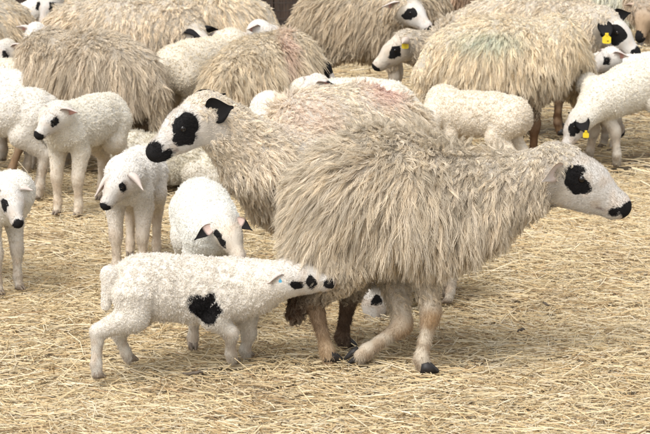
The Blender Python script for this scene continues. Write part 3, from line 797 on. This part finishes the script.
# ---- lambs on the left
animal('lamb', 'white lamb with black nose and eye standing left beneath a grey ewe', (XA(86, 8.25), 8.25), 244, 1.08,
    poll=W(60, 112, 8.02), muzzle=W(35, 137, 7.93), headL=.145,
    wool=lamb_wool(36000, lin(235, 230, 218), rad=.001), patches=[(.44, .22, .06, .13), (.44, -.22, .06, .13), (.99, 0, -.06, .18)],
    earc=dict(tipf=.9), seed=31, legcol=lin(226, 214, 194))
animal('lamb', 'white lamb facing the camera, black nose and eye, pinkish ears', (XA(134, 7.25), 7.25), 266, 1.02, rscale=dict(rump=.84, loin=.84, mid=.84, chest=.86),
    poll=W(126, 176, 7.03), muzzle=W(103, 206, 6.93), headL=.15,
    wool=lamb_wool(42000, lin(239, 236, 230), rad=.0009), patches=[(.42, .22, .06, .10, (1, 1, 1.2)), (.42, -.22, .06, .08), (1.0, 0, -.06, .16)],
    seed=32, tags=[('r', .3, M_TAG_R, .016)], eartip={'r': W(95, 194, 7.0), 'l': W(143, 188, 6.93)}, legcol=lin(228, 216, 198))
animal('lamb', 'white lamb with lowered head behind the suckling lamb, black-tipped ears', (XA(205, 6.50), 6.50), 280, 1.06,
    poll=W(222, 222, 6.28), muzzle=W(241, 259, 6.18), headL=.155, headup=(0.1, -.6, .8),
    over=dict(neckb=W(212, 228, 6.38), fhoof_r=G(193, 350), ffet_r=W(193, 336, 6.19), knee_r=W(195, 312, 6.2)),
    wool=lamb_wool(45000, lin(241, 240, 234), rad=.0009), patches=[(.42, -.22, .06, .14, (1.4, 1, 1)), (.42, .24, .06, .10)],
    earc=dict(tip=BLACK, tipf=.42, len=.66, w=.72, face=(0, -1, .2), **{'in': lin(208, 184, 172)}), eartip={'r': W(188, 244, 6.20), 'l': W(262, 236, 6.20)}, seed=33, facec=lin(214, 204, 188))
animal('lamb', 'white lamb cut by the left edge, black nose and eye spot', (XA(-22, 6.98), 6.98), 318, .98,
    poll=W(8, 192, 6.82), muzzle=W(19, 224, 6.72), headL=.145, headup=(.2, -.4, .9),
    wool=lamb_wool(33000, lin(239, 236, 228), rad=.0009), patches=[(.46, -.2, .06, .16), (.46, .22, .06, .03), (1.0, 0, -.05, .18)],
    eartip={'l': W(33, 189, 6.80)}, earc=dict(**{'in': lin(214, 200, 190)}), seed=34)
animal('lamb', 'white lamb lying on the straw behind the left-facing ewe head', (XA(184, 8.75), 8.75), 184, 1.2, fold=True,
    poll=W(143, 158, 8.7), muzzle=W(126, 170, 8.66),
    wool=lamb_wool(30000, lin(235, 230, 216), rad=.00095, ln=.018), patches=NOSE(), seed=35)

# ---- lambs crowded at the left edge
animal('lamb', 'white lamb half cut by the left edge, above the brown ewe leg', (XA(-8, 8.45), 8.45), 190, 1.1,
    poll=W(-40, 100, 8.4), muzzle=W(-62, 118, 8.35), wool=lamb_wool(21000, lin(237, 232, 222), rad=.00095), patches=NOSE(), seed=36)
animal('lamb', 'cream lamb squeezed between the grey ewe and the left edge', (XA(22, 9.15), 9.15), 150, 1.15,
    poll=W(8, 50, 9.3), muzzle=W(-8, 62, 9.2), wool=lamb_wool(21000, lin(229, 222, 206), rad=.00095), patches=NOSE() + EYE(.1), seed=37)
animal('lamb', 'white lamb back showing at the left edge below the leftmost ewe', (XA(-14, 9.0), 9.0), 175, 1.1,
    poll=W(-42, 70, 8.9), muzzle=W(-65, 80, 8.85), wool=lamb_wool(15000, lin(239, 236, 228), rad=.00095), patches=NOSE(), seed=38)
animal('lamb', 'white face with black nose peering between the two leftmost ewes', (XA(40, 9.55), 9.60), 265, 1.05,
    poll=W(36, 31, 9.40), muzzle=W(31, 48, 9.33), headL=.14, headup=(0, -.5, .8), wool=lamb_wool(12000, rad=.0012), patches=[(1.0, 0, -.05, .2)], seed=39)
animal('lamb', 'white lamb face with black eye at the top left beside dark planks', (XA(56, 10.7), 10.7), 215, 1.25,
    poll=W(52, -2, 10.5), muzzle=W(44, 18, 10.42), headL=.16, wool=lamb_wool(12000, rad=.00095), patches=EYE(.16), seed=40)

# ---- ewes of the left half
animal('ewe', 'grey-tan long-fleeced ewe behind the standing left lamb', (XA(94, 8.95), 8.95), 150, .90,
    poll=W(34, 80, 9.3), muzzle=W(14, 104, 9.4), wool=ewe_wool(55250, lin(218, 206, 188), lin(214, 200, 177), ln=.115, rad=.00095, clump=.0085),
    patches=EYE(.2) + NOSE(), legcol=lin(138, 114, 90),
    over=dict(knee_l=W(22, 142, 8.9), ffet_l=W(12, 168, 8.88), fhoof_l=G(9, 179), elbow_l=W(36, 115, 8.88)), seed=23)
animal('ewe', 'pale tan ewe at the upper left, head turned down to the right', (XA(118, 9.85), 9.85), 352, 1.0,
    poll=W(190, 34, 9.75), muzzle=W(208, 62, 9.62), wool=ewe_wool(46750, lin(236, 224, 205), ln=.08, rad=.00095),
    patches=EYE(.16) + NOSE(), earc=dict(out=BLACK, **{'in': BLACK}), eartip={'r': W(203, 36, 9.6)}, seed=24)
animal('ewe', 'cream ewe in the top left corner', (XA(-42, 10.1), 10.1), 200, 1.0, wool=ewe_wool(34000, lin(238, 226, 205), ln=.08, rad=.00095), patches=EYE() + NOSE(), seed=25)
animal('ewe', 'cream ewe at the top, left of the fence gap', (XA(200, 10.4), 10.4), 172, 1.0, wool=ewe_wool(42500, lin(244, 232, 211), ln=.08, rad=.00095), patches=EYE() + NOSE(), seed=26)
animal('ewe', 'tan ewe along the top edge behind the upper left ewe', (XA(120, 11.2), 11.2), 185, 1.0, wool=ewe_wool(25500, lin(226, 212, 189), ln=.08, rad=.0013), patches=EYE() + NOSE(), seed=27)
animal('ewe', 'cream ewe with a pink streak on its back, seen from behind', (XA(260, 8.95), 8.95), 60, .88,
    poll=W(306, 56, 9.38), muzzle=W(324, 74, 9.36), headL=.2, wool=ewe_wool(59500, lin(229, 216, 195), lin(226, 212, 184), ln=.105, rad=.00095, clump=.0085),
    patches=[(.45, 0, 0, .3), (.95, 0, 0, .2)], marks=[(W(287, 48, 9.0), (.035, .3, .11), lin(226, 178, 170), .4)], seed=28)
animal('lamb', 'white lamb seen from behind with a brown-stained tail', (XA(200, 9.3), 9.3), 60, 1.32,
    poll=W(230, 40, 9.75), muzzle=W(246, 50, 9.85), wool=lamb_wool(33000, lin(235, 226, 208), rad=.00095, tailc=lin(150, 112, 70)), seed=41, legcol=lin(214, 192, 160),
    legspots=[(W(182, 72, 9.2), .035, lin(120, 84, 48), .8)])
animal('lamb', 'white lamb head showing above the pink-streaked ewe', (XA(258, 9.85), 9.85), 20, 1.12,
    poll=W(258, 29, 9.7), muzzle=W(279, 41, 9.66), headL=.15, wool=lamb_wool(12000, rad=.0012), patches=EYE(.1), seed=42)

# ---- lambs behind the second ewe
animal('lamb', 'white lamb back behind the ewe with the pink-stained back', (XA(352, 8.75), 8.75), 176, 1.05,
    poll=W(318, 84, 8.6), muzzle=W(300, 104, 8.55), rscale=dict(rump=1.15, loin=1.15, mid=1.15, chest=1.1), wool=lamb_wool(30000, lin(237, 232, 220), rad=.001), patches=EYE(.1) + NOSE(), earc=dict(tip=BLACK, tipf=.6), seed=43)
animal('lamb', 'white rounded lamb back just right of the black-eared ewe head', (XA(272, 8.1), 8.1), 95, 1.08,
    poll=W(272, 118, 8.4), muzzle=W(272, 128, 8.5), wool=lamb_wool(21000, rad=.001), seed=44)
animal('lamb', 'white lamb with drooping head seen between the front ewe legs', (XA(405, 6.75), 6.75), 190, .9,
    poll=W(378, 288, 6.62), muzzle=W(370, 326, 6.58), headL=.135, headup=(-.9, 0, .2),
    over=dict(neckb=W(396, 272, 6.68), chest=W(408, 268, 6.72)), wool=lamb_wool(15000, lin(231, 226, 216), rad=.001), patches=[(.32, .22, 0.0, .13), (.3, -.2, 0, .1)],
    earc=dict(out=BLACK, **{'in': BLACK}), seed=45)

# ---- centre and right
animal('ewe', 'tan ewe at the top centre, white face with black eye turned right', (XA(368, 10.6), 10.6), 352, 1.0,
    poll=W(404, 6, 10.4), muzzle=W(433, 30, 10.25), headL=.21, wool=ewe_wool(51000, lin(221, 208, 187), lin(216, 200, 173), ln=.08, rad=.00095),
    patches=[(.42, -.2, .05, .17), (.42, .2, .05, .15), (.99, 0, -.06, .14)], seed=29)
animal('ewe', 'ewe with a yellow tag lowering its head left', (XA(496, 10.1), 10.1), 184, .88,
    poll=W(408, 42, 9.85), muzzle=W(373, 67, 9.78), headL=.21, wool=ewe_wool(38250, lin(222, 210, 191), ln=.08, rad=.00095), facec=lin(206, 196, 180),
    over=dict(neckb=W(436, 52, 9.97)), rscale=dict(neckb=.85),
    patches=[(.46, .2, .05, .15), (.46, -.2, .05, .15), (1.0, 0, -.05, .14)], tags=[('l', .25, M_TAG_Y, .032)], eartip={'l': W(402, 40, 9.66)}, seed=30)
animal('ewe', 'large cream ewe with a blue-green mark on its back', (XA(499, 9.15), 9.15), 16, .97,
    poll=W(598, 98, 9.65), muzzle=W(618, 128, 9.72), wool=ewe_wool(72250, lin(243, 232, 210), lin(238, 223, 196), ln=.08, rad=.00095, clump=.0085),
    patches=EYE() + NOSE(), legcol=lin(112, 82, 56),
    marks=[(W(488, 36, 9.1), (.15, .25, .035), lin(166, 206, 198), .5)], seed=51,
    legspots=[(W(530, 130, 9.2), .3, lin(96, 70, 48), .8)])
animal('ewe', 'ewe with a black eye patch and yellow ear tag at the upper right', (XA(530, 10.0), 10.0), 354, 1.0,
    poll=W(600, 20, 9.85), muzzle=W(639, 55, 9.78), headL=.25, wool=ewe_wool(55250, lin(239, 228, 210), ln=.08, rad=.00095),
    over=dict(neckb=W(580, 32, 9.92)), patches=[(.42, -.2, .04, .2), (.3, -.2, .0, .14), (.42, .2, .04, .15), (.98, 0, -.05, .16)],
    earc=dict(out=BLACK, **{'in': BLACK}, w=1.3, face=(0, -1, 0)), eartip={'l': W(631, 12, 9.97), 'r': W(608, 40, 9.66)}, tags=[('r', .7, M_TAG_Y, .04)], seed=52, legcol=BROWN)
animal('ewe', 'brown-legged ewe with a green ear tag cut by the right edge', (XA(700, 10.9), 10.9), 190, 1.0,
    poll=W(648, 8, 10.6), muzzle=W(640, 36, 10.5), headL=.2, wool=ewe_wool(29750, lin(217, 202, 182), ln=.08, rad=.00095), legcol=BROWN, tags=[('l', .3, M_TAG_G, .04)],
    patches=[(.9, 0, 0, .15)], facec=lin(170, 146, 118), seed=53)
animal('ewe', 'pale ewe along the top edge, upper right', (XA(585, 11.6), 11.6), 8, 1.0, wool=ewe_wool(29750, lin(245, 245, 234), ln=.08, rad=.0013), patches=EYE() + NOSE(), seed=54)
animal('ewe', 'brownish ewe along the top edge right of the centre', (XA(478, 12.2), 12.2), 175, 1.0, wool=ewe_wool(25500, lin(201, 178, 156), ln=.08, rad=.0013), legcol=BROWN, patches=EYE() + NOSE(), seed=55)
animal('lamb', 'white lamb grazing at the right edge, black eye patch, yellow tag', (XA(628, 9.2), 9.2), 186, 1.18,
    poll=W(582, 116, 9.02), muzzle=W(564, 146, 8.98), headL=.155, headup=(-.7, 0, .7),
    over=dict(neckb=W(597, 102, 9.08), chest=W(609, 97, 9.12), mid=W(628, 88, 9.18), loin=W(648, 84, 9.24), rump=W(668, 84, 9.3), fhoof_l=G(617, 167), ffet_l=W(617, 154, 9.1), knee_l=W(615, 130, 9.1),
              fhoof_r=G(588, 161), ffet_r=W(590, 150, 9.2), knee_r=W(594, 130, 9.2)),
    wool=lamb_wool(42000, lin(239, 234, 222), rad=.001), patches=[(.45, .22, .04, .2), (.45, -.2, .04, .15), (1.0, 0, -.06, .12)],
    earc=dict(out=BLACK, **{'in': BLACK}, w=1.4, face=(0, -1, 0)), eartip={'l': W(587, 134, 8.92)}, tags=[('l', .85, M_TAG_Y, .026)], seed=46)
animal('lamb', 'small white lamb face with black eye above the grazing lamb', (XA(640, 9.62), 9.62), 200, 1.05,
    poll=W(612, 56, 9.42), muzzle=W(588, 71, 9.34), headL=.145, wool=lamb_wool(15000, rad=.00095), patches=[(.42, .22, .06, .14), (.42, -.22, .06, .1)], seed=47)
animal('lamb', 'cream-white lamb seen from its hind end beside the front ewe neck', (XA(482, 8.6), 8.6), 146, 1.0, tail=False,
    poll=W(428, 120, 8.6), muzzle=W(410, 140, 8.6), rscale=dict(rump=1.0, hip=1.05), wool=lamb_wool(33000, lin(235, 226, 210), rad=.001), legcol=lin(232, 220, 200), seed=48)

# ---- bits lying on the straw
def twig(px, py, L, r, az, label, seed):
    rnd = random.Random(seed); c = G(px, py); V, F = [], []; n = 7; m = 6
    for i in range(n):
        t = i / (n - 1) - .5
        rr = r * (1.0 - abs(t) * .9) * rnd.uniform(.8, 1.15)
        cx, cy, cz = t * L, rnd.uniform(-.1, .1) * L * .3, .024 + rnd.uniform(0, .006)
        for j in range(m):
            a = j * 2 * math.pi / m; y = cy + rr * math.cos(a); z = cz + rr * math.sin(a) * .7
            V.append((cx * math.cos(az) - y * math.sin(az), cx * math.sin(az) + y * math.cos(az), z))
    for i in range(n - 1):
        for j in range(m): F.append((i * m + j, i * m + (j + 1) % m, (i + 1) * m + (j + 1) % m, (i + 1) * m + j))
    F.append(list(range(m))[::-1]); F.append(list(range((n - 1) * m, n * m)))
    o = mesh_obj('wood_fragment', V, F, M_DUNG); o.location = (c[0], c[1], 0); tag(o, label, 'wood fragment', 'dark bits on the straw')
twig(193, 382, .06, .008, .3, 'dark splinter of wood on the straw below the suckling lamb', 1)
twig(521, 338, .035, .006, .9, 'dark wood chip on the open straw right of the front ewe', 2)
twig(546, 312, .03, .006, 2.2, 'dark chip on the straw under the front ewe muzzle', 3)
